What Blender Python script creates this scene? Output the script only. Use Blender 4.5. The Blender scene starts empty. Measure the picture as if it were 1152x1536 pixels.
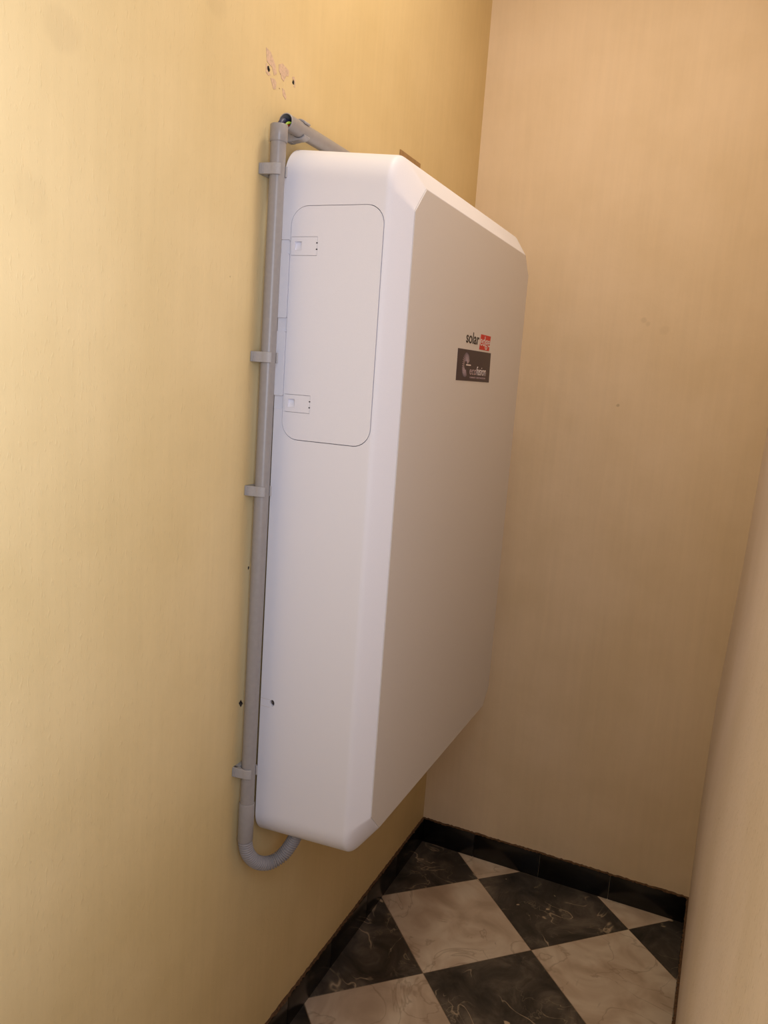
import bpy, bmesh, math, random
from mathutils import Vector, Matrix

# ------------------------------------------------------------------ camera
scene = bpy.context.scene
COL = scene.collection
cam_data = bpy.data.cameras.new('camera')
cam = bpy.data.objects.new('camera', cam_data)
COL.objects.link(cam)
R_ = Vector((0.91106845, 0.4063169, 0.06971992))
U_ = Vector((-0.13186875, 0.1269942, 0.98309873))
F_ = Vector((-0.3905956, 0.90486411, -0.16928091))
M = Matrix.Identity(4)
for i in range(3):
    M[i][0], M[i][1], M[i][2] = R_[i], U_[i], -F_[i]
M[0][3], M[1][3], M[2][3] = 0.7479, -1.1812, 1.448
cam.matrix_world = M
cam_data.sensor_fit = 'HORIZONTAL'
cam_data.sensor_width = 36.0
cam_data.lens = 36.0 * 1197.328 / 1152.0
cam_data.clip_start = 0.01
scene.camera = cam

# ------------------------------------------------------------------ world, lights, exposure
world = bpy.data.worlds.new('world'); scene.world = world
world.use_nodes = True
bg = world.node_tree.nodes['Background']
bg.inputs[0].default_value = (0.75, 0.85, 1.0, 1); bg.inputs[1].default_value = 0.6

def area(name, loc, rot, sx, sy, power, color, shape='RECTANGLE', spread=180):
    d = bpy.data.lights.new(name, 'AREA'); d.shape = shape
    d.size = sx; d.size_y = sy; d.energy = power; d.color = color
    d.spread = math.radians(spread)
    o = bpy.data.objects.new(name, d); COL.objects.link(o)
    o.location = loc; o.rotation_euler = rot
    return o
# daylight through the window in the right wall beside the photographer (faces -x)
area('window_daylight', (0.800, -1.10, 1.60), (0, math.radians(90), 0), 1.0, 0.5, 27, (0.84, 0.95, 1.20))
# the corridor's ceiling lamp
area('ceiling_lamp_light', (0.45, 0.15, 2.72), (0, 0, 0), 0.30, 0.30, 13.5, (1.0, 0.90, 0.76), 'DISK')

vs = scene.view_settings
vs.view_transform = 'Standard'
try: vs.look = 'None'
except Exception: pass
vs.gamma = 1.0; vs.use_curve_mapping = False
vs.exposure = -1.0

# ------------------------------------------------------------------ helpers
def lin(r, g, b):
    f = lambda c: (c/255/12.92) if c/255 <= 0.04045 else ((c/255+0.055)/1.055)**2.4
    return (f(r), f(g), f(b), 1.0)

def finish(o, angle=30):
    me = o.data
    me.shade_smooth()
    me.set_sharp_from_angle(angle=math.radians(angle))

def obj(name, verts, faces, mat, parent=None, smooth=None):
    me = bpy.data.meshes.new(name)
    me.from_pydata([tuple(v) for v in verts], [], faces)
    bm = bmesh.new(); bm.from_mesh(me)
    bmesh.ops.recalc_face_normals(bm, faces=bm.faces)
    bm.to_mesh(me); bm.free()
    me.materials.append(mat)
    o = bpy.data.objects.new(name, me); COL.objects.link(o)
    if parent: o.parent = parent
    if smooth: finish(o, smooth)
    return o

def from_bm(name, bm, mat, parent=None, smooth=None):
    bmesh.ops.recalc_face_normals(bm, faces=bm.faces)
    me = bpy.data.meshes.new(name); bm.to_mesh(me); bm.free()
    me.materials.append(mat)
    o = bpy.data.objects.new(name, me); COL.objects.link(o)
    if parent: o.parent = parent
    if smooth: finish(o, smooth)
    return o

def box_bm(bm, lo, hi):
    vs_ = [bm.verts.new((x, y, z)) for x in (lo[0], hi[0]) for y in (lo[1], hi[1]) for z in (lo[2], hi[2])]
    for f in ((0,1,3,2),(4,6,7,5),(0,4,5,1),(2,3,7,6),(0,2,6,4),(1,5,7,3)):
        bm.faces.new([vs_[i] for i in f])

def box(name, lo, hi, mat, parent=None, bevel=0.0):
    bm = bmesh.new(); box_bm(bm, lo, hi)
    if bevel > 0:
        bmesh.ops.bevel(bm, geom=list(bm.edges), offset=bevel, segments=2, affect='EDGES', profile=0.5)
    return from_bm(name, bm, mat, parent, 40 if bevel > 0 else None)

def prism(name, poly, axis, lo, hi, mat, parent=None, smooth=None):
    """poly: list of 2-D points in the plane of the two other axes (x,y,z order); extruded along axis lo..hi"""
    def mk(p, v):
        return {'x': (v, p[0], p[1]), 'y': (p[0], v, p[1]), 'z': (p[0], p[1], v)}[axis]
    n = len(poly)
    verts = [mk(p, lo) for p in poly] + [mk(p, hi) for p in poly]
    faces = [list(range(n)), list(range(n, 2*n))] + [[i, (i+1) % n, n+(i+1) % n, n+i] for i in range(n)]
    return obj(name, verts, faces, mat, parent, smooth)

def rrect(x0, x1, z0, z1, r, n=8):
    pts = []
    for cx, cz, a0 in ((x1-r, z1-r, 0), (x0+r, z1-r, 90), (x0+r, z0+r, 180), (x1-r, z0+r, 270)):
        for k in range(n+1):
            a = math.radians(a0 + 90*k/n)
            pts.append((cx + r*math.cos(a), cz + r*math.sin(a)))
    return pts

def sweep(name, path, radii, mat, parent=None, seg=20, inner=None, caps=True, smooth=50):
    """tube along path (list of Vector); inner = inner radius for a hollow tube"""
    P = [Vector(p) for p in path]; n = len(P)
    if not isinstance(radii, (list, tuple)): radii = [radii]*n
    T = [((P[min(i+1, n-1)] - P[max(i-1, 0)]).normalized()) for i in range(n)]
    up = Vector((0, 0, 1)) if abs(T[0].z) < 0.9 else Vector((1, 0, 0))
    N = T[0].cross(up).normalized()
    rings = []
    for i in range(n):
        N = (N - T[i]*N.dot(T[i])).normalized(); B = T[i].cross(N)
        rings.append((P[i], N.copy(), B))
    verts, faces = [], []
    def ringset(rad):
        base = len(verts)
        for i, (p, a, b) in enumerate(rings):
            r = rad[i]
            for k in range(seg):
                t = 2*math.pi*k/seg
                verts.append(p + a*(r*math.cos(t)) + b*(r*math.sin(t)))
        for i in range(n-1):
            for k in range(seg):
                k2 = (k+1) % seg
                faces.append([base+i*seg+k, base+i*seg+k2, base+(i+1)*seg+k2, base+(i+1)*seg+k])
        return base
    b0 = ringset(radii)
    if inner is not None:
        b1 = ringset([inner]*n)
        for i in (0, n-1):
            for k in range(seg):
                k2 = (k+1) % seg
                faces.append([b0+i*seg+k, b0+i*seg+k2, b1+i*seg+k2, b1+i*seg+k])
    elif caps:
        faces.append([b0+k for k in range(seg)]); faces.append([b0+(n-1)*seg+k for k in range(seg)])
    return obj(name, verts, faces, mat, parent, smooth)

def empty(name, loc=(0, 0, 0)):
    o = bpy.data.objects.new(name, None); COL.objects.link(o); o.location = loc
    o.empty_display_size = 0.05
    return o

def tag(o, label=None, cat=None, group=None, kind=None):
    if label: o['label'] = label
    if cat: o['category'] = cat
    if group: o['group'] = group
    if kind: o['kind'] = kind
    return o

def boolean(o, cutters, angle=None):
    bpy.context.view_layer.update()
    for c in cutters:
        m = o.modifiers.new('cut', 'BOOLEAN'); m.operation = 'DIFFERENCE'; m.object = c; m.solver = 'EXACT'
    dg = bpy.context.evaluated_depsgraph_get()
    me = bpy.data.meshes.new_from_object(o.evaluated_get(dg))
    o.modifiers.clear(); old = o.data; o.data = me; me.name = old.name + '_cut'
    for c in cutters: bpy.data.objects.remove(c, do_unlink=True)
    if angle: finish(o, angle)
    return o

def bez(p0, p1, p2, p3, n):
    p0, p1, p2, p3 = map(Vector, (p0, p1, p2, p3))
    out = []
    for i in range(n+1):
        t = i/n; s = 1-t
        out.append(p0*s**3 + p1*3*s*s*t + p2*3*s*t*t + p3*t**3)
    return out

def catmull(pts, n):
    P = [Vector(p) for p in pts]; P = [P[0]*2-P[1]] + P + [P[-1]*2-P[-2]]
    out = []
    for i in range(1, len(P)-2):
        for k in range(n):
            t = k/n; a, b, c, d = P[i-1], P[i], P[i+1], P[i+2]
            out.append(0.5*((2*b) + (c-a)*t + (2*a-5*b+4*c-d)*t*t + (3*b-a-3*c+d)*t**3))
    out.append(P[-2]); return out

# ------------------------------------------------------------------ materials
def mat(name):
    m = bpy.data.materials.new(name); m.use_nodes = True
    nt = m.node_tree; b = nt.nodes['Principled BSDF']
    return m, nt, b
def node(nt, t, **kw):
    n = nt.nodes.new(t)
    for k, v in kw.items():
        if k.startswith('i_'): n.inputs[k[2:].replace('_', ' ')].default_value = v
        else: setattr(n, k, v)
    return n
def ramp(nt, stops):
    n = nt.nodes.new('ShaderNodeValToRGB'); e = n.color_ramp.elements
    e[0].position, e[0].color = stops[0]; e[1].position, e[1].color = stops[-1]
    for p, c in stops[1:-1]:
        x = e.new(p); x.color = c
    return n
def g(v): return (v, v, v, 1)
def mix(nt, fac, a, b, blend='MIX'):
    n = nt.nodes.new('ShaderNodeMix'); n.data_type = 'RGBA'; n.blend_type = blend
    for i, v in ((0, fac), (6, a), (7, b)):
        if hasattr(v, 'is_linked'): nt.links.new(v, n.inputs[i])
        else: n.inputs[i].default_value = v
    return n.outputs[2]

def simple(name, color, rough=0.5, noise=0.0, bump=0.0, scale=200, spec=0.5, metallic=0.0):
    m, nt, b = mat(name)
    b.inputs['Roughness'].default_value = rough; b.inputs['Metallic'].default_value = metallic
    b.inputs['Specular IOR Level'].default_value = spec
    tc = node(nt, 'ShaderNodeTexCoord')
    nz = node(nt, 'ShaderNodeTexNoise', i_Scale=scale, i_Detail=3.0)
    nt.links.new(tc.outputs['Object'], nz.inputs['Vector'])
    dark = tuple(c*(1-noise) for c in color[:3]) + (1,)
    lt = tuple(min(1, c*(1+noise)) for c in color[:3]) + (1,)
    r = ramp(nt, [(0.35, dark), (0.65, lt)])
    nt.links.new(nz.outputs['Fac'], r.inputs['Fac'])
    nt.links.new(r.outputs['Color'], b.inputs['Base Color'])
    if bump:
        bp = node(nt, 'ShaderNodeBump', i_Strength=bump, i_Distance=0.001)
        nt.links.new(nz.outputs['Fac'], bp.inputs['Height']); nt.links.new(bp.outputs[0], b.inputs['Normal'])
    return m

def plaster(name, base, smudges=(), strokes=1.0, rough=0.6, spec=0.35, blotch=2.2, amp=1.0):
    """painted plaster with vertical brush strokes; smudges = (pos, radius, darkness) rub marks on the paint"""
    m, nt, b = mat(name); L = nt.links.new
    b.inputs['Roughness'].default_value = rough; b.inputs['Specular IOR Level'].default_value = spec
    tc = node(nt, 'ShaderNodeTexCoord')
    # colour: broad blotches and faint vertical streaks
    n1 = node(nt, 'ShaderNodeTexNoise', i_Scale=blotch, i_Detail=4.0, i_Roughness=0.55)
    L(tc.outputs['Object'], n1.inputs['Vector'])
    mp = node(nt, 'ShaderNodeMapping'); mp.inputs['Scale'].default_value = (70, 70, 3.5)
    L(tc.outputs['Object'], mp.inputs['Vector'])
    n2 = node(nt, 'ShaderNodeTexNoise', i_Scale=1.0, i_Detail=5.0, i_Roughness=0.6)
    L(mp.outputs[0], n2.inputs['Vector'])
    d = tuple(c*(1-amp*(1-k)) for c, k in zip(base[:3], (0.93, 0.915, 0.88))) + (1,)
    l = tuple(c*(1-amp*(1-k)) for c, k in zip(base[:3], (1.05, 1.055, 1.10))) + (1,)
    r1 = ramp(nt, [(0.35, d), (0.65, l)]); L(n1.outputs['Fac'], r1.inputs['Fac'])
    r2 = ramp(nt, [(0.3, g(0.975)), (0.7, g(1.015))]); L(n2.outputs['Fac'], r2.inputs['Fac'])
    col = mix(nt, 1.0, r1.outputs['Color'], r2.outputs['Color'], 'MULTIPLY')
    for pos, rad, dk in smudges:
        sub = node(nt, 'ShaderNodeVectorMath', operation='DISTANCE'); sub.inputs[1].default_value = pos
        nz = node(nt, 'ShaderNodeTexNoise', i_Scale=0.35/rad, i_Detail=3.0); L(tc.outputs['Object'], nz.inputs['Vector'])
        sc = node(nt, 'ShaderNodeVectorMath', operation='SCALE'); sc.inputs['Scale'].default_value = rad*1.0
        ad = node(nt, 'ShaderNodeVectorMath', operation='ADD')
        L(nz.outputs['Color'], sc.inputs[0]); L(tc.outputs['Object'], ad.inputs[0]); L(sc.outputs[0], ad.inputs[1])
        off = node(nt, 'ShaderNodeVectorMath', operation='SUBTRACT'); off.inputs[1].default_value = (rad*0.5,)*3
        L(ad.outputs[0], off.inputs[0]); L(off.outputs[0], sub.inputs[0])
        mr = node(nt, 'ShaderNodeMapRange'); mr.interpolation_type = 'SMOOTHSTEP'
        mr.inputs['From Min'].default_value = rad*0.5; mr.inputs['From Max'].default_value = rad*1.1
        mr.inputs['To Min'].default_value = dk; mr.inputs['To Max'].default_value = 0
        L(sub.outputs['Value'], mr.inputs['Value'])
        col = mix(nt, mr.outputs[0], col, (0.30, 0.20, 0.10, 1))
    L(col, b.inputs['Base Color'])
    # relief: raised crumbs and vertical strokes
    mp2 = node(nt, 'ShaderNodeMapping'); mp2.inputs['Scale'].default_value = (190, 190, 75)
    L(tc.outputs['Object'], mp2.inputs['Vector'])
    n3 = node(nt, 'ShaderNodeTexNoise', i_Scale=1.0, i_Detail=3.0, i_Roughness=0.5); L(mp2.outputs[0], n3.inputs['Vector'])
    r3 = ramp(nt, [(0.58, g(0)), (0.74, g(1))]); L(n3.outputs['Fac'], r3.inputs['Fac'])
    n4 = node(nt, 'ShaderNodeTexNoise', i_Scale=26.0, i_Detail=5.0, i_Roughness=0.6); L(tc.outputs['Object'], n4.inputs['Vector'])
    bp1 = node(nt, 'ShaderNodeBump', i_Strength=0.36*strokes, i_Distance=0.0010); L(r3.outputs['Color'], bp1.inputs['Height'])
    bp2 = node(nt, 'ShaderNodeBump', i_Strength=0.16, i_Distance=0.004); L(n4.outputs['Fac'], bp2.inputs['Height'])
    L(bp1.outputs[0], bp2.inputs['Normal']); L(bp2.outputs[0], b.inputs['Normal'])
    return m

def marble_dark():
    m, nt, b = mat('dark_marble'); L = nt.links.new
    b.inputs['Roughness'].default_value = 0.38; b.inputs['Specular IOR Level'].default_value = 0.4
    tc = node(nt, 'ShaderNodeTexCoord'); oi = node(nt, 'ShaderNodeObjectInfo')
    sh = node(nt, 'ShaderNodeVectorMath', operation='SCALE'); sh.inputs[0].default_value = (13, 7, 5); L(oi.outputs['Random'], sh.inputs['Scale'])
    ad = node(nt, 'ShaderNodeVectorMath', operation='ADD'); L(tc.outputs['Object'], ad.inputs[0]); L(sh.outputs[0], ad.inputs[1])
    n1 = node(nt, 'ShaderNodeTexNoise', i_Scale=9.0, i_Detail=8.0, i_Roughness=0.68, i_Distortion=0.8); L(ad.outputs[0], n1.inputs['Vector'])
    r1 = ramp(nt, [(0.30, lin(30, 27, 25)), (0.50, lin(72, 65, 58)), (0.72, lin(122, 110, 97))]); L(n1.outputs['Fac'], r1.inputs['Fac'])
    # thin pale veins: where a warped noise crosses 0.5
    def vein(scale, dist, width, mask_scale, lo):
        nv = node(nt, 'ShaderNodeTexNoise', i_Scale=scale, i_Detail=3.5, i_Roughness=0.55, i_Distortion=dist); L(ad.outputs[0], nv.inputs['Vector'])
        s = node(nt, 'ShaderNodeMath', operation='SUBTRACT'); L(nv.outputs['Fac'], s.inputs[0]); s.inputs[1].default_value = 0.5
        a = node(nt, 'ShaderNodeMath', operation='ABSOLUTE'); L(s.outputs[0], a.inputs[0])
        r = ramp(nt, [(0.0, g(1)), (width, g(0))]); L(a.outputs[0], r.inputs['Fac'])
        nm = node(nt, 'ShaderNodeTexNoise', i_Scale=mask_scale, i_Detail=2.0); L(ad.outputs[0], nm.inputs['Vector'])
        rm = ramp(nt, [(lo, g(0)), (lo+0.12, g(1))]); L(nm.outputs['Fac'], rm.inputs['Fac'])
        mu = node(nt, 'ShaderNodeMath', operation='MULTIPLY'); L(r.outputs['Color'], mu.inputs[0]); L(rm.outputs['Color'], mu.inputs[1])
        return mu.outputs[0]
    c = mix(nt, vein(5.5, 0.9, 0.010, 9.0, 0.47), r1.outputs['Color'], lin(190, 168, 140))
    c = mix(nt, vein(13.0, 0.7, 0.013, 6.0, 0.50), c, lin(150, 134, 112))
    # a few small cream inclusions
    ni = node(nt, 'ShaderNodeTexNoise', i_Scale=21.0, i_Detail=2.0, i_Distortion=0.5); L(ad.outputs[0], ni.inputs['Vector'])
    ri = ramp(nt, [(0.705, g(0)), (0.73, g(1))]); L(ni.outputs['Fac'], ri.inputs['Fac'])
    c = mix(nt, ri.outputs['Color'], c, lin(196, 172, 140))
    L(c, b.inputs['Base Color'])
    return m

def marble_light():
    m, nt, b = mat('beige_marble'); L = nt.links.new
    b.inputs['Roughness'].default_value = 0.42; b.inputs['Specular IOR Level'].default_value = 0.4
    tc = node(nt, 'ShaderNodeTexCoord'); oi = node(nt, 'ShaderNodeObjectInfo')
    sh = node(nt, 'ShaderNodeVectorMath', operation='SCALE'); sh.inputs[0].default_value = (11, 17, 3); L(oi.outputs['Random'], sh.inputs['Scale'])
    ad = node(nt, 'ShaderNodeVectorMath', operation='ADD'); L(tc.outputs['Object'], ad.inputs[0]); L(sh.outputs[0], ad.inputs[1])
    n1 = node(nt, 'ShaderNodeTexNoise', i_Scale=7.0, i_Detail=6.0, i_Roughness=0.5, i_Distortion=1.6); L(ad.outputs[0], n1.inputs['Vector'])
    r1 = ramp(nt, [(0.30, lin(184, 160, 136)), (0.48, lin(204, 181, 157)), (0.56, lin(212, 192, 169)), (0.72, lin(224, 206, 183))]); L(n1.outputs['Fac'], r1.inputs['Fac'])
    nv = node(nt, 'ShaderNodeTexNoise', i_Scale=6.0, i_Detail=4.0, i_Distortion=1.2); L(ad.outputs[0], nv.inputs['Vector'])
    s = node(nt, 'ShaderNodeMath', operation='SUBTRACT'); L(nv.outputs['Fac'], s.inputs[0]); s.inputs[1].default_value = 0.47
    a = node(nt, 'ShaderNodeMath', operation='ABSOLUTE'); L(s.outputs[0], a.inputs[0])
    r = ramp(nt, [(0.0, g(0.42)), (0.016, g(0))]); L(a.outputs[0], r.inputs['Fac'])
    c = mix(nt, r.outputs['Color'], r1.outputs['Color'], lin(138, 110, 84))
    L(c, b.inputs['Base Color'])
    return m

WALL_L = lin(224, 198, 144)
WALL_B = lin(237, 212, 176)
M_wall_left = plaster('ochre_painted_plaster', WALL_L, smudges=[
    ((0, -0.452, 1.803), 0.030, 0.10), ((0, -0.170, 1.950), 0.030, 0.10), ((0, -0.497, 1.615), 0.030, 0.06), ((0, -0.1137, 1.5804), 0.0016, 0.5)])
M_wall_back = plaster('beige_painted_plaster', WALL_B, strokes=0.35, blotch=5.0, amp=0.55, smudges=[  # blotch: mottled colour stands in for patches of light on this wall
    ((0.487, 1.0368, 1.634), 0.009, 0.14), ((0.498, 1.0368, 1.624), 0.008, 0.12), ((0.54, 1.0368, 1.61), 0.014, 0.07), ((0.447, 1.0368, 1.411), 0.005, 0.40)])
M_wall_right = plaster('cream_painted_plaster', lin(236, 219, 204), strokes=2.6, rough=0.5)
M_ceiling = plaster('ceiling_paint', lin(238, 236, 232), strokes=0.2)
M_dark_marble = marble_dark(); M_light_marble = marble_light()
M_grout = simple('grout', lin(150, 126, 100), 0.9, 0.15, 0.3, 120)
M_skirt = simple('black_glazed_tile', lin(17, 15, 14), 0.22, 0.25, 0.05, 30)
M_skirt_edge = simple('skirting_mortar', lin(92, 66, 42), 0.95, 0.35, 0.8, 180)
M_white = simple('white_powder_coat', lin(238, 235, 240), 0.52, 0.012, 0.06, 900, spec=0.4)
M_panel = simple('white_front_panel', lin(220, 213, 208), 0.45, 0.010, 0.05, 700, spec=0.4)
M_slot = simple('dark_slot', lin(40, 34, 34), 0.7, 0.1)
M_grey = simple('grey_pvc', lin(152, 146, 143), 0.34, 0.03, 0.04, 120)
M_grey_hose = simple('grey_corrugated_pvc', lin(152, 146, 146), 0.40, 0.03, 0.0, 120)
M_clip = simple('light_grey_plastic', lin(166, 161, 159), 0.45, 0.03, 0.1, 300)
M_screw = simple('screw_steel', lin(120, 112, 106), 0.35, 0.2, 0.2, 800, metallic=0.9)
M_bracket = simple('steel_bracket', lin(120, 120, 122), 0.45, 0.08, 0.1, 100, metallic=0.7)
M_card = simple('brown_cardboard', lin(166, 130, 84), 0.85, 0.08, 0.2, 90)
M_patch = simple('bare_plaster', lin(212, 180, 150), 0.9, 0.12, 0.8, 220)
M_holewall = simple('raw_masonry', lin(70, 56, 44), 0.95, 0.3, 0.5, 400)
M_purple = simple('dark_purple_vinyl', lin(50, 32, 48), 0.45, 0.05)
M_black_ink = simple('black_ink', lin(30, 22, 20), 0.5, 0.05)
M_red_ink = simple('red_ink', lin(206, 40, 30), 0.5, 0.05)
M_pale_ink = simple('pale_ink', lin(222, 206, 204), 0.5, 0.03)
M_mauve_ink = simple('mauve_ink', lin(190, 164, 166), 0.5, 0.05)
M_cable_blue = simple('dark_blue_cable', lin(52, 54, 84), 0.45, 0.1)
M_cable_red = simple('red_wire', lin(196, 74, 52), 0.4, 0.05)
M_cable_green = simple('yellow_green_wire', lin(140, 170, 40), 0.4, 0.05)
M_cable_black = simple('black_wire', lin(34, 30, 34), 0.4, 0.05)

# ------------------------------------------------------------------ room shell
W, D, YR, H = 0.795, 1.0368, -2.60, 2.75

wl = box('wall_left', (-0.12, YR, 0.0), (0.0, D, H), M_wall_left)
tag(wl, 'ochre yellow plastered wall carrying the white battery', kind='structure')
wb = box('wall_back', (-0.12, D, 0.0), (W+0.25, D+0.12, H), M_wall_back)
tag(wb, 'beige end wall behind the battery', kind='structure')
# right wall: slightly bowed plaster (profile measured along the corner)
prof = [(0.0, 0.797), (0.07, 0.795), (0.37, 0.790), (0.66, 0.791), (1.03, 0.806), (1.37, 0.814), (2.0, 0.815), (H, 0.812)]
verts, faces = [], []
for z, x in prof:
    verts += [(x, YR, z), (x, D, z), (W+0.14, D, z), (W+0.14, YR, z)]
for i in range(len(prof)-1):
    for k in range(4):
        faces.append([4*i+k, 4*i+(k+1) % 4, 4*i+4+(k+1) % 4, 4*i+4+k])
faces += [[0, 1, 2, 3], [4*(len(prof)-1)+k for k in range(4)]]
wr = obj('wall_right', verts, faces, M_wall_right, smooth=40)
tag(wr, 'cream plastered wall close to the camera', kind='structure')
tag(box('ceiling', (-0.12, YR, H), (W+0.14, D+0.12, H+0.1), M_ceiling), 'pale ceiling above the corridor', kind='structure')
boolean(wr, [box('cutter', (0.70, -1.36, 1.09), (1.20, -0.84, 2.11), M_wall_right)], 40)
# the window beside the photographer
M_frame = simple('window_frame_paint', lin(225, 222, 215), 0.5, 0.03)
mg, ntg, bg_ = mat('frosted_glass'); bg_.inputs['Base Color'].default_value = (0.9, 0.95, 1, 1); bg_.inputs['Roughness'].default_value = 0.4
bg_.inputs['Transmission Weight'].default_value = 1.0
WO = Vector((0.90, -1.10, 1.09))
w1 = empty('window_1', WO); tag(w1, 'window in the cream wall beside the photographer', kind='structure')
for lo, hi in (((0.86, -1.36, 1.09), (0.91, -1.32, 2.11)), ((0.86, -0.88, 1.09), (0.91, -0.84, 2.11)),
               ((0.86, -1.32, 1.09), (0.91, -0.88, 1.13)), ((0.86, -1.32, 2.07), (0.91, -0.88, 2.11))):
    box('window_frame', lo, hi, M_frame, w1).location = -WO
box('pane', (0.882, -1.32, 1.13), (0.888, -0.88, 2.07), mg, w1).location = -WO
# wall behind the photographer
wf = box('wall_front', (-0.12, YR-0.12, 0.0), (W+0.14, YR, H), M_ceiling)
tag(wf, 'beige wall at the other end of the corridor', kind='structure')
# ------------------------------------------------------------------ floor: grout bed and diagonal marble tiles
fl = box('floor', (-0.12, YR-0.12, -0.10), (W+0.14, D+0.12, -0.0012), M_grout)
tag(fl, 'diagonal chequered floor of dark and beige marble tiles', kind='structure')
T, TH, AX, AY = 0.3064, 0.7715, 0.0019, 0.7187
E1 = Vector((math.cos(TH), math.sin(TH))); E2 = Vector((math.sin(TH), -math.cos(TH)))
def clip_poly(poly, xmin, xmax, ymin, ymax):
    def cl(p, f, inter):
        out = []
        for i in range(len(p)):
            a, b_ = p[i-1], p[i]
            if f(b_):
                if not f(a): out.append(inter(a, b_))
                out.append(b_)
            elif f(a): out.append(inter(a, b_))
        return out
    def at(k, v):
        def fn(a, b_):
            t = (v-a[k])/(b_[k]-a[k]); return tuple(a[j]+(b_[j]-a[j])*t for j in range(2))
        return fn
    for k, v, s in ((0, xmin, 1), (0, xmax, -1), (1, ymin, 1), (1, ymax, -1)):
        poly = cl(poly, lambda p, k=k, v=v, s=s: s*(p[k]-v) >= 0, at(k, v))
        if len(poly) < 3: return []
    return poly
SK = 0.007
gap = 0.0010
rng = random.Random(4)
for i in range(-10, 12):
    for j in range(-10, 14):
        pts = []
        for u, v in ((i, j), (i+1, j), (i+1, j+1), (i, j+1)):
            uu = u*T + (gap if u == i else -gap); vv = v*T + (gap if v == j else -gap)
            p = Vector((AX, AY)) + E1*uu + E2*vv
            pts.append((p.x, p.y))
        poly = clip_poly(pts, 0.0005, W-0.0005, YR+0.01, D-0.0005)
        if len(poly) < 3: continue
        ar = abs(sum(poly[k-1][0]*poly[k][1]-poly[k][0]*poly[k-1][1] for k in range(len(poly))))/2
        if ar < 2e-4: continue
        dz = rng.uniform(-0.0002, 0.0002)
        light = (i+j) % 2 == 0
        n = len(poly); bm = bmesh.new()
        top = [bm.verts.new((x, y, dz)) for x, y in poly]; bot = [bm.verts.new((x, y, -0.008)) for x, y in poly]
        tf = bm.faces.new(top); bm.faces.new(bot)
        for k in range(n): bm.faces.new([top[k], top[(k+1) % n], bot[(k+1) % n], bot[k]])
        bmesh.ops.bevel(bm, geom=list(tf.edges), offset=0.0006, segments=1, affect='EDGES')
        from_bm('beige_tile' if light else 'dark_tile', bm, M_light_marble if light else M_dark_marble, fl)

# ------------------------------------------------------------------ skirting tiles
SH = 0.076
def skirt(name, label, pieces, edge):
    r = empty(name); tag(r, label, kind='structure')
    for k, (lo, hi) in enumerate(pieces):
        box('skirting_tile', lo, hi, M_skirt, r, bevel=0.0009)
    # crumbly mortar line along the top
    (x0, y0, x1, y1), out = edge
    nrm = Vector(out); d = Vector((x1-x0, y1-y0)); Ln = d.length; d.normalize()
    n = max(6, int(Ln/0.006)); rr = random.Random(name)
    vs_, fs = [], []
    for k in range(n+1):
        t = Ln*k/n; p = Vector((x0, y0)) + d*t
        w = SK*rr.uniform(0.55, 1.12); h = rr.uniform(0.0010, 0.0045)
        q = p + nrm*w
        vs_ += [(p.x, p.y, SH-0.0015), (q.x, q.y, SH-0.0015), (q.x, q.y, SH+h*0.35), (p.x, p.y, SH+h)]
    for k in range(n):
        for m_ in range(4):
            a = 4*k
            fs.append([a+m_, a+(m_+1) % 4, a+4+(m_+1) % 4, a+4+m_])
    fs += [[0, 1, 2, 3], [4*n+k for k in range(4)]]
    obj('mortar_line', vs_, fs, M_skirt_edge, r)
jb = [0.0, 0.174, 0.377, 0.582, W-0.0002]
skirt('baseboard_back', 'black tile skirting along the end wall',
      [((a+0.0006, D-SK, 0), (b_-0.0006, D-0.0002, SH)) for a, b_ in zip(jb, jb[1:])], ((0.0, D, W, D), (0, -1)))
jl = [D-SK-0.0005, 0.815, 0.609, 0.402, 0.195, -0.012]
while jl[-1] > YR+0.25: jl.append(jl[-1]-0.207)
jl.append(YR+0.001)
skirt('baseboard_left', 'black tile skirting along the yellow wall',
      [((0.0002, b_+0.0006, 0), (SK, a-0.0006, SH)) for a, b_ in zip(jl, jl[1:])], ((0.0, YR+0.01, 0.0, D-0.001), (1, 0)))
jr = [D-SK-0.0005]
while jr[-1] > YR+0.25: jr.append(jr[-1]-0.207)
jr.append(YR+0.001)
skirt('baseboard_right', 'black tile skirting along the cream wall',
      [((W-SK+0.001, b_+0.0006, 0), (W-0.0002, a-0.0006, SH)) for a, b_ in zip(jr, jr[1:])], ((W, YR+0.01, W, D-0.001), (-1, 0)))

# ------------------------------------------------------------------ holes and bare patches in the yellow wall
cut = []
def disc_poly(cy, cz, ry, rz, n=10, seed=0, rough=0.12):
    rr = random.Random(seed)
    return [(cy+ry*math.cos(2*math.pi*k/n)*(1+rr.uniform(-rough, rough)), cz+rz*math.sin(2*math.pi*k/n)*(1+rr.uniform(-rough, rough))) for k in range(n)]
holes = [('diamond', [(-0.0405, 0.8529), (-0.0326, 0.8414), (-0.0258, 0.8470), (-0.0337, 0.8576)]),
         ('small', disc_poly(-0.0268, 1.0989, 0.0030, 0.0034, 8, 1)),
         ('screw1', disc_poly(-0.0300, 1.9085, 0.0042, 0.0042, 9, 2, 0.25)),
         ('screw2', disc_poly(0.0462, 1.9140, 0.0036, 0.0042, 9, 3, 0.25)),
         ('pin', disc_poly(0.004, 1.8905, 0.0018, 0.0012, 7, 4)),
         ('pin', disc_poly(0.0045, 1.9135, 0.0012, 0.0026, 7, 5))]
for nme, poly in holes:
    cut.append(prism('cutter', poly, 'x', -0.012 if nme not in ('pin',) else -0.003, 0.01, M_wall_left))
boolean(wl, cut)
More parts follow.
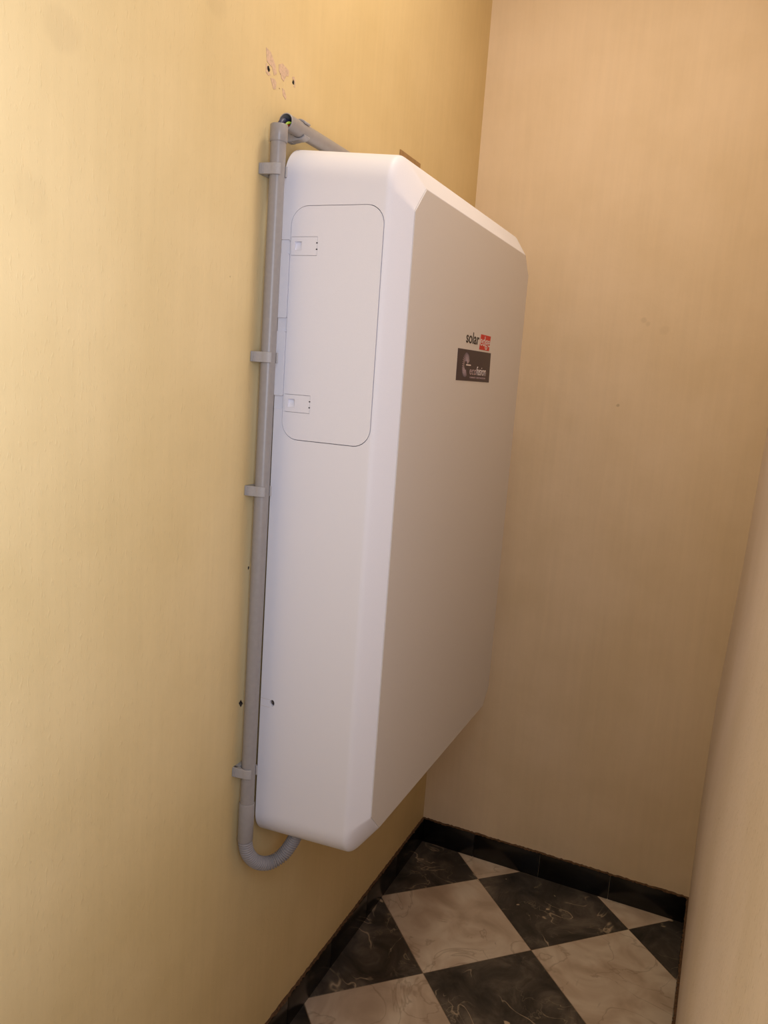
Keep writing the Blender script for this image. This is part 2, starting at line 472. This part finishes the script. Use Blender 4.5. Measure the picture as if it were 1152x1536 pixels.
for nme, poly in holes[:4]:
    cx_ = sum(p[0] for p in poly)/len(poly); cz_ = sum(p[1] for p in poly)/len(poly)
    n = len(poly)
    inn = [(cx_+(p[0]-cx_)*0.985, cz_+(p[1]-cz_)*0.985) for p in poly]
    vs_ = [(-0.0008, *p) for p in inn] + [(-0.0115, *p) for p in inn]
    obj('hole_lining', vs_, [[i, (i+1) % n, n+(i+1) % n, n+i] for i in range(n)] + [list(range(n, 2*n))], M_holewall, wl)
patches = [
    [(-0.040, 1.936), (-0.026, 1.934), (-0.012, 1.921), (-0.006, 1.909), (-0.014, 1.904), (-0.020, 1.914), (-0.029, 1.9155), (-0.036, 1.917)],
    [(-0.038, 1.9135), (-0.0345, 1.9145), (-0.0345, 1.9035), (-0.026, 1.9030), (-0.024, 1.9010), (-0.030, 1.8985), (-0.038, 1.9015)],
    [(-0.001, 1.925), (0.009, 1.930), (0.020, 1.928), (0.030, 1.926), (0.030, 1.918), (0.022, 1.915), (0.016, 1.905), (0.008, 1.9075), (0.006, 1.912), (0.000, 1.916)],
    [(-0.024, 1.897), (-0.012, 1.8995), (-0.006, 1.896), (-0.007, 1.886), (-0.014, 1.8835), (-0.018, 1.889)],
    [(0.012, 1.894), (0.019, 1.893), (0.026, 1.884), (0.024, 1.880), (0.015, 1.884)],
    [(0.0415, 1.921), (0.047, 1.923), (0.051, 1.919), (0.0525, 1.908), (0.047, 1.9075), (0.0505, 1.9135), (0.0465, 1.9192), (0.0415, 1.917)],
]
for p in patches:
    prism('bare_patch', p, 'x', 0.0, 0.0005, M_patch, wl)

# ------------------------------------------------------------------ the wall battery
X0, XC, XF = 0.020, 0.2075, 0.2422
ZB, BH, WD = 0.5962, 1.179, 0.79
ZT = ZB + BH
A_, C_, RR = 0.0311, 0.041, 0.055
bat = empty('wall_battery', (0.0, WD/2, ZB))
tag(bat, 'large white wall-mounted battery with chamfered front panel', 'battery')
inv = -Vector((0.0, WD/2, ZB))
def bp(o, parent=None):
    """parent a part built in world coordinates to the battery (or to one of its parts, whose origin is the world's)"""
    if parent is None:
        o.parent = bat; o.location = o.location + inv
    else:
        o.parent = parent
    return o
def loop(x, s):
    """outline (y,z) at depth x and blend s: 0 rounded rectangle (flaring slightly towards the wall), 1 inset octagon"""
    N = 12; pts = []
    fl_ = min(1.0, (x-X0)/(XC-X0))
    zt_ = (1.808-0.016*fl_)*(1-s) + ZT*s; zb_ = (0.573+0.010*fl_)*(1-s) + ZB*s
    for cy, cz, sy, sz in ((WD, zt_, -1, -1), (0, zt_, 1, -1), (0, zb_, 1, 1), (WD, zb_, -1, 1)):
        seq = []
        # local corner coords (u along y inward, v along z inward): from the v-side to the u-side
        for k in range(N+1):
            a = math.radians(90*k/N)
            arc = (RR-RR*math.cos(a), RR-RR*math.sin(a))
            t = k/N
            cutp = (A_+C_*t, A_+C_*(1-t))
            seq.append((arc[0]*(1-s)+cutp[0]*s, arc[1]*(1-s)+cutp[1]*s))
        d0 = 0.004
        seq = [(seq[0][0], seq[0][1]+d0)] + seq + [(seq[-1][0]+d0, seq[-1][1])]
        if sy*sz < 0: seq = seq[::-1]
        pts += [(cy+sy*u, cz+sz*v) for u, v in seq]
    return pts
st = [(X0, 0), (X0+0.004, 0), (XC-0.009, 0), (XC-0.006, 0)]
ds = 0.006/(XF-XC)
for k in range(1, 6):
    t = k/5
    st.append((XC-0.006*(1-t)**2+0.006*t*t, ds*t*t))
st += [(XC+0.009, 0.009/(XF-XC)), (XF-0.003, 1-0.003/(XF-XC)), (XF-0.0015, 1-0.0015/(XF-XC))]
loops = [loop(x, s) for x, s in st]
n = len(loops[0]); verts = []; faces = []
for (x, s), lp in zip(st, loops): verts += [(x, y, z) for y, z in lp]
for i in range(len(st)-1):
    for k in range(n):
        faces.append([i*n+k, i*n+(k+1) % n, (i+1)*n+(k+1) % n, (i+1)*n+k])
faces += [list(range(n)), [(len(st)-1)*n+k for k in range(n)]]
body = obj('body', verts, faces, M_white)
# pocket for the access cover, for the clip strip at the rear edge and for the fixing screw
DX0, DX1, DZ0, DZ1 = 0.0375, 0.2030, 1.3290, 1.7075
cover_outline = rrect(DX0, DX1, DZ0, DZ1, 0.030, 8)
cutters = [prism('cutter', rrect(DX0-0.0010, DX1+0.0012, DZ0-0.0012, DZ1+0.0010, 0.031, 8), 'y', -0.02, 0.0120, M_white),
           prism('cutter', [(X0-0.02, 1.3780), (0.034, 1.3780), (DX0-0.0006, 1.3810), (DX0-0.0006, 1.6527), (0.034, 1.6557), (X0-0.02, 1.6557)], 'y', -0.021, 0.0050, M_white),
           prism('cutter', disc_poly(0.0444, 0.8490, 0.0050, 0.0062, 20, 0, 0), 'y', -0.02, 0.008, M_white)]
boolean(body, cutters, 28)
bp(body)
# seams of the little fixing tab beside the screw
for z in (0.8545, 0.8400):
    bp(box('tab_seam', (X0+0.0005, -0.0003, z-0.0004), (0.0400, 0.0002, z+0.0004), M_panel))
scr = bp(prism('screw_head', disc_poly(0.0444, 0.8490, 0.0042, 0.0052, 16, 0, 0), 'y', 0.0045, 0.0075, M_screw))
bp(prism('screw_slot', [(0.0434, 0.8448), (0.0454, 0.8448), (0.0454, 0.8532), (0.0434, 0.8532)], 'y', 0.0042, 0.0050, M_slot), scr)
for za, zb_ in ((1.6335, 1.6557), (1.5078, 1.5300), (1.3780, 1.4010)):
    bp(box('edge_recess', (X0-0.0022, 0.0034, za), (0.0368, 0.0070, zb_), M_white))
# raised clip strips between the recesses
for za, zb_ in ((1.5300, 1.6335), (1.4010, 1.5078)):
    bp(prism('edge_clip', [(X0-0.0008, za), (0.0350, za), (0.0363, za+0.0015), (0.0363, zb_-0.003), (0.0340, zb_), (X0-0.0008, zb_)], 'y', -0.0010, 0.0048, M_white))
# front panel: octagon plate
oct_ = []
for cy, cz, sy, sz in ((WD, ZT, -1, -1), (0, ZT, 1, -1), (0, ZB, 1, 1), (WD, ZB, -1, 1)):
    s_ = [(A_, A_+C_), (A_+C_, A_)]
    if sy*sz < 0: s_ = s_[::-1]
    oct_ += [(cy+sy*u, cz+sz*v) for u, v in s_]
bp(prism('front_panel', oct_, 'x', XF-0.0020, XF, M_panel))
# access cover with two latches
cover = prism('access_cover', cover_outline, 'y', -0.0004, 0.0100, M_white)
LATCH = [(0.0385, 0.0875, 1.6300, 1.6600), (0.0400, 0.0895, 1.3745, 1.4045)]
boolean(cover, [box('cutter', (a, -0.01, c), (b_, 0.0085, d), M_white) for a, b_, c, d in LATCH], 28)
bp(cover)
for a, b_, c, d in LATCH:
    lt = box('latch', (a+0.0003, -0.0005, c+0.0006), (b_-0.0004, 0.0080, d-0.0006), M_white)
    # thumb pocket: deep at the top, sloping out at the bottom
    px0, px1, pz0, pz1 = a+0.0065, a+0.0200, c+0.0070, d-0.0075
    v_ = [(px0, -0.004, pz0), (px1, -0.004, pz0), (px1, -0.004, pz1), (px0, -0.004, pz1),
          (px0+0.0006, 0.0012, pz0+0.002), (px1-0.0006, 0.0012, pz0+0.002), (px1-0.0006, 0.0062, pz1-0.0005), (px0+0.0006, 0.0062, pz1-0.0005)]
    pk = obj('cutter', v_, [[0, 1, 2, 3], [4, 5, 6, 7], [0, 1, 5, 4], [1, 2, 6, 5], [2, 3, 7, 6], [3, 0, 4, 7]], M_white)
    boolean(lt, [pk], 28)
    bp(lt, cover)
    for zz in (c+0.010, d-0.010):
        bp(box('slot', (b_-0.0022, -0.0006, zz-0.0010), (b_+0.0006, 0.0, zz+0.0010), M_slot), cover)
bp(prism('pin', disc_poly(0.1141, 1.5174, 0.0022, 0.0022, 14, 0, 0), 'y', -0.0007, 0.0005, M_white), cover)
# steel hanger behind the unit
for zz in (0.80, 1.60):
    bp(box('hanger_rail', (0.0005, 0.10, zz), (X0+0.0005, 0.69, zz+0.06), M_bracket))

# writing on the front panel
def text(name, body_, y0, y1, z0, z1, mat_, parent, x, bold=0.0, depth=0.0003):
    cu = bpy.data.curves.new(name, 'FONT'); cu.body = body_; cu.size = 1.0; cu.offset = bold; cu.resolution_u = 3
    to = bpy.data.objects.new(name, cu); COL.objects.link(to)
    bpy.context.view_layer.update()
    dg = bpy.context.evaluated_depsgraph_get()
    me = bpy.data.meshes.new_from_object(to.evaluated_get(dg))
    bpy.data.objects.remove(to, do_unlink=True)
    xs = [v.co.x for v in me.vertices]; ys = [v.co.y for v in me.vertices]
    ax, bx, ay, by = min(xs), max(xs), min(ys), max(ys)
    bm = bmesh.new(); bm.from_mesh(me)
    for v in bm.verts:
        v.co = Vector((x, y0+(v.co.x-ax)/(bx-ax)*(y1-y0), z0+(v.co.y-ay)/(by-ay)*(z1-z0)))
    r = bmesh.ops.extrude_face_region(bm, geom=list(bm.faces))
    for e in r['geom']:
        if isinstance(e, bmesh.types.BMVert): e.co.x += depth
    return bp(from_bm(name, bm, mat_), parent)
logo = bp(prism('brand_logo', [(0.4215, 1.5125), (0.4905, 1.5125), (0.4955, 1.5432), (0.4265, 1.5432)], 'x', XF, XF+0.0004, M_red_ink))
logo['label'] = 'red logo box with pale lettering'
text('logo_lettering', 'edge', 0.4235, 0.4915, 1.5140, 1.5405, M_panel, logo, XF+0.0004, 0.0)
text('logo_lettering', 'solar', 0.3335, 0.4165, 1.5205, 1.5430, M_black_ink, logo, XF, 0.010, 0.0005)
stk = bp(prism('sticker', [(0.2905, 1.4472), (0.5105, 1.4468), (0.5065, 1.5090), (0.2890, 1.5075)], 'x', XF, XF+0.0004, M_purple))
stk['label'] = 'dark purple sticker with pale emblem and lettering'
text('sticker_lettering', 'eco', 0.3705, 0.4140, 1.4600, 1.4705, M_mauve_ink, stk, XF+0.0004, 0.0)
text('sticker_lettering', 'fusion', 0.4150, 0.4810, 1.4595, 1.4775, M_pale_ink, stk, XF+0.0004, 0.006)
text('sticker_lettering', 'CLIMATE  INNOVATION', 0.3740, 0.4800, 1.4530, 1.4562, M_mauve_ink, stk, XF+0.0004, 0.0)
# feathered emblem: a ring of slim strokes, open at the lower right, with a bar to the right
vs_, fs = [], []
def lens(cy, cz, ang, r0, r1, w, bend=0.25):
    b0 = len(vs_); d = Vector((math.cos(ang), math.sin(ang))); p = Vector((-d.y, d.x)); pts = []
    for t, ww in ((0, 0.25), (0.35, 0.9), (0.7, 1.0), (1.0, 0.15)):
        q = Vector((cy, cz)) + d*(r0+(r1-r0)*t) + p*(bend*(r1-r0)*t*t); pts.append((q, ww*w))
    side = [(q+p*k) for q, k in pts] + [(q-p*k) for q, k in reversed(pts)]
    m_ = len(side)
    for x in (XF+0.0004, XF+0.0007):
        for q in side: vs_.append((x, q.x, q.y))
    fs.append([b0+i for i in range(m_)]); fs.append([b0+m_+i for i in range(m_)])
    for i in range(m_): fs.append([b0+i, b0+(i+1) % m_, b0+m_+(i+1) % m_, b0+m_+i])
for k in range(25):
    a = math.radians(20 + k*11.2)
    rr_ = 0.0245 if k < 12 else 0.0225
    lens(0.3425, 1.4770, a, 0.0085, rr_, 0.00062)
em = bp(obj('emblem', vs_, fs, M_mauve_ink), stk)
bp(box('emblem_bar', (XF+0.0004, 0.3450, 1.4770), (XF+0.0007, 0.3745, 1.4796), M_pale_ink), stk)

# ------------------------------------------------------------------ grey conduits
PX = 0.0234
PT = Vector((PX, -0.0286, 1.8245)); PB = Vector((PX, -0.0365, 0.5920))
def pv(z):
    t = (z-PT.z)/(PB.z-PT.z); return PT.lerp(PB, t)
con = empty('vertical_conduit', (PX, -0.0365, 0.5)); tag(con, 'grey vertical conduit pipe on the yellow wall ending in a ribbed hose', 'pipe')
ci = -Vector((PX, -0.0365, 0.5))
def cp(o): o.parent = con; o.location = ci; return o
cp(sweep('pipe', [pv(1.8225), pv(1.4), pv(1.0), pv(0.62)], 0.0125, M_grey, seg=32, inner=0.0108))
cp(sweep('coupling', [pv(1.8245), pv(1.8235), pv(1.7995), pv(1.7985)], [0.0136, 0.0142, 0.0142, 0.0134], M_grey, seg=32, inner=0.0124))
cp(sweep('coupling', [pv(0.6660), pv(0.6645), pv(0.5935), pv(0.5920)], [0.0134, 0.0141, 0.0141, 0.0136], M_grey, seg=32, inner=0.0108))
hp = [pv(0.604), pv(0.590), (0.0262, -0.0300, 0.5620), (0.0345, -0.0130, 0.5375), (0.0475, 0.0110, 0.5255), (0.0625, 0.0305, 0.5335),
      (0.0755, 0.0415, 0.5550), (0.0850, 0.0475, 0.5820), (0.0910, 0.0510, 0.6120)]
pth = catmull(hp, 60)
# resample by arc length into ridges
L_ = [0.0]
for a, b_ in zip(pth, pth[1:]): L_.append(L_[-1]+(b_-a).length)
step = 0.00045; out = []; rad = []; j = 0; s = 0.0; pitch = 0.0047
while s < L_[-1]:
    while L_[j+1] < s: j += 1
    t = (s-L_[j])/(L_[j+1]-L_[j]); out.append(pth[j].lerp(pth[j+1], t))
    ph = 0.5-0.5*math.cos(2*math.pi*s/pitch)
    rad.append(0.0132 - 0.0026*(1-ph)**2)
    s += step
cp(sweep('ribbed_hose', out, rad, M_grey_hose, seg=24, smooth=80))
# horizontal conduit
HZ, HY = 1.8355, -0.0100
hc = empty('horizontal_conduit', (PX, HY, HZ)); tag(hc, 'grey horizontal conduit pipe with open end running behind the battery top', 'pipe')
o = sweep('pipe', [(PX, HY, HZ), (PX, 0.3, HZ), (PX, D-0.001, HZ)], 0.0127, M_grey, seg=32, inner=0.0112); o.parent = hc; o.location = -Vector((PX, HY, HZ))
o = sweep('end_rim', [(PX, HY-0.0006, HZ), (PX, HY+0.0004, HZ)], [0.0124, 0.0129], M_clip, seg=32, inner=0.0112); o.parent = hc; o.location = -Vector((PX, HY, HZ))

# wires that pass from the horizontal conduit down into the vertical one
def wire(name, label, m, r, off_h, off_v, cat='wire'):
    hx, hz = off_h; vx, vy = off_v
    p = [Vector((PX+hx, 0.20, HZ+hz)), Vector((PX+hx, 0.04, HZ+hz))]
    e = pv(1.80)
    p += bez((PX+hx, 0.02, HZ+hz), (PX+hx, HY-0.010, HZ+hz), (e.x+vx, e.y+vy, HZ+hz), (e.x+vx, e.y+vy, 1.800), 10)
    q = pv(1.70); p += [Vector((q.x+vx, q.y+vy, 1.72))]
    o = sweep(name, p, r, m, seg=12); tag(o, label, cat, 'wires in the open conduit joint'); return o
wire('cable', 'dark blue cable filling the open end of the horizontal conduit', M_cable_blue, 0.0046, (-0.0022, 0.0020), (-0.0022, 0.0030), 'cable')
wire('wire', 'red wire in the open conduit joint', M_cable_red, 0.0019, (0.0040, -0.0045), (0.0040, 0.0060))
wire('wire', 'yellow-green earth wire in the open conduit joint', M_cable_green, 0.0019, (0.0080, -0.0015), (0.0075, 0.0030))
wire('wire', 'black wire in the open conduit joint', M_cable_black, 0.0019, (-0.0030, -0.0065), (-0.0030, 0.0065))

# ------------------------------------------------------------------ push-fit pipe clips (local: wall at x=0, pipe axis along z at x=PX)
def make_clip():
    r = empty('pipe_clip')
    h = 0.0085
    box('base', (0.0, -0.0150, -h), (0.0085, 0.0150, h), M_clip, r, bevel=0.0008)
    for sgn in (-1, 1):
        poly = [(0.0002, sgn*0.0178), (0.0100, sgn*0.0178), (0.0170, sgn*0.0170)]
        ro, ri = 0.0163, 0.0131
        for k in range(9):
            a = math.radians(100 - 62*k/8); poly.append((PX+ro*math.cos(a), sgn*ro*math.sin(a)))
        for k in range(13):
            a = math.radians(38 + 112*k/12); poly.append((PX+ri*math.cos(a), sgn*ri*math.sin(a)))
        poly += [(0.0085, sgn*0.0080), (0.0002, sgn*0.0080)]
        o = prism('arm', poly, 'z', -h, h, M_clip, r, smooth=35)
        md = o.modifiers.new('bevel', 'BEVEL'); md.width = 0.0007; md.segments = 2; md.limit_method = 'ANGLE'; md.angle_limit = math.radians(50)
        for x in (0.0012, 0.0042, 0.0072):
            box('rib', (x, min(sgn*0.0174, sgn*0.0188), -h+0.0004), (x+0.0014, max(sgn*0.0174, sgn*0.0188), h-0.0004), M_clip, r)
    return r
def copy_tree(o, parent=None):
    c = o.copy(); COL.objects.link(c); c.parent = parent
    for ch in list(o.children):
        k = ch.copy(); COL.objects.link(k); k.parent = c
    return c
clip0 = make_clip()
spots = [(1.7560, 'grey pipe clip just below the top end of the vertical conduit'),
         (1.4625, 'grey pipe clip beside the battery access cover'),
         (1.2390, 'grey pipe clip halfway down the vertical conduit'),
         (0.7270, 'lowest grey pipe clip, just above the ribbed hose')]
tilt = math.atan2(PT.y-PB.y, PT.z-PB.z)
for i, (z, lab) in enumerate(spots):
    c = clip0 if i == 0 else copy_tree(clip0)
    p = pv(z); c.location = (0.0, p.y, z); c.rotation_euler = (-tilt, 0, 0)
    tag(c, lab, 'pipe clip', 'clips holding the conduit')
c = copy_tree(clip0); c.location = (0.0, 0.040, HZ); c.rotation_euler = (math.radians(90), 0, 0)
tag(c, 'grey pipe clip holding the horizontal conduit', 'pipe clip', 'clips holding the conduit')

# brown sheet peeking out above the battery
sheet = box('cardboard_sheet', (0.0003, 0.497, 1.55), (0.0023, 0.615, 1.9300), M_card)
tag(sheet, 'brown flat sheet against the yellow wall peeking above the battery', 'sheet')
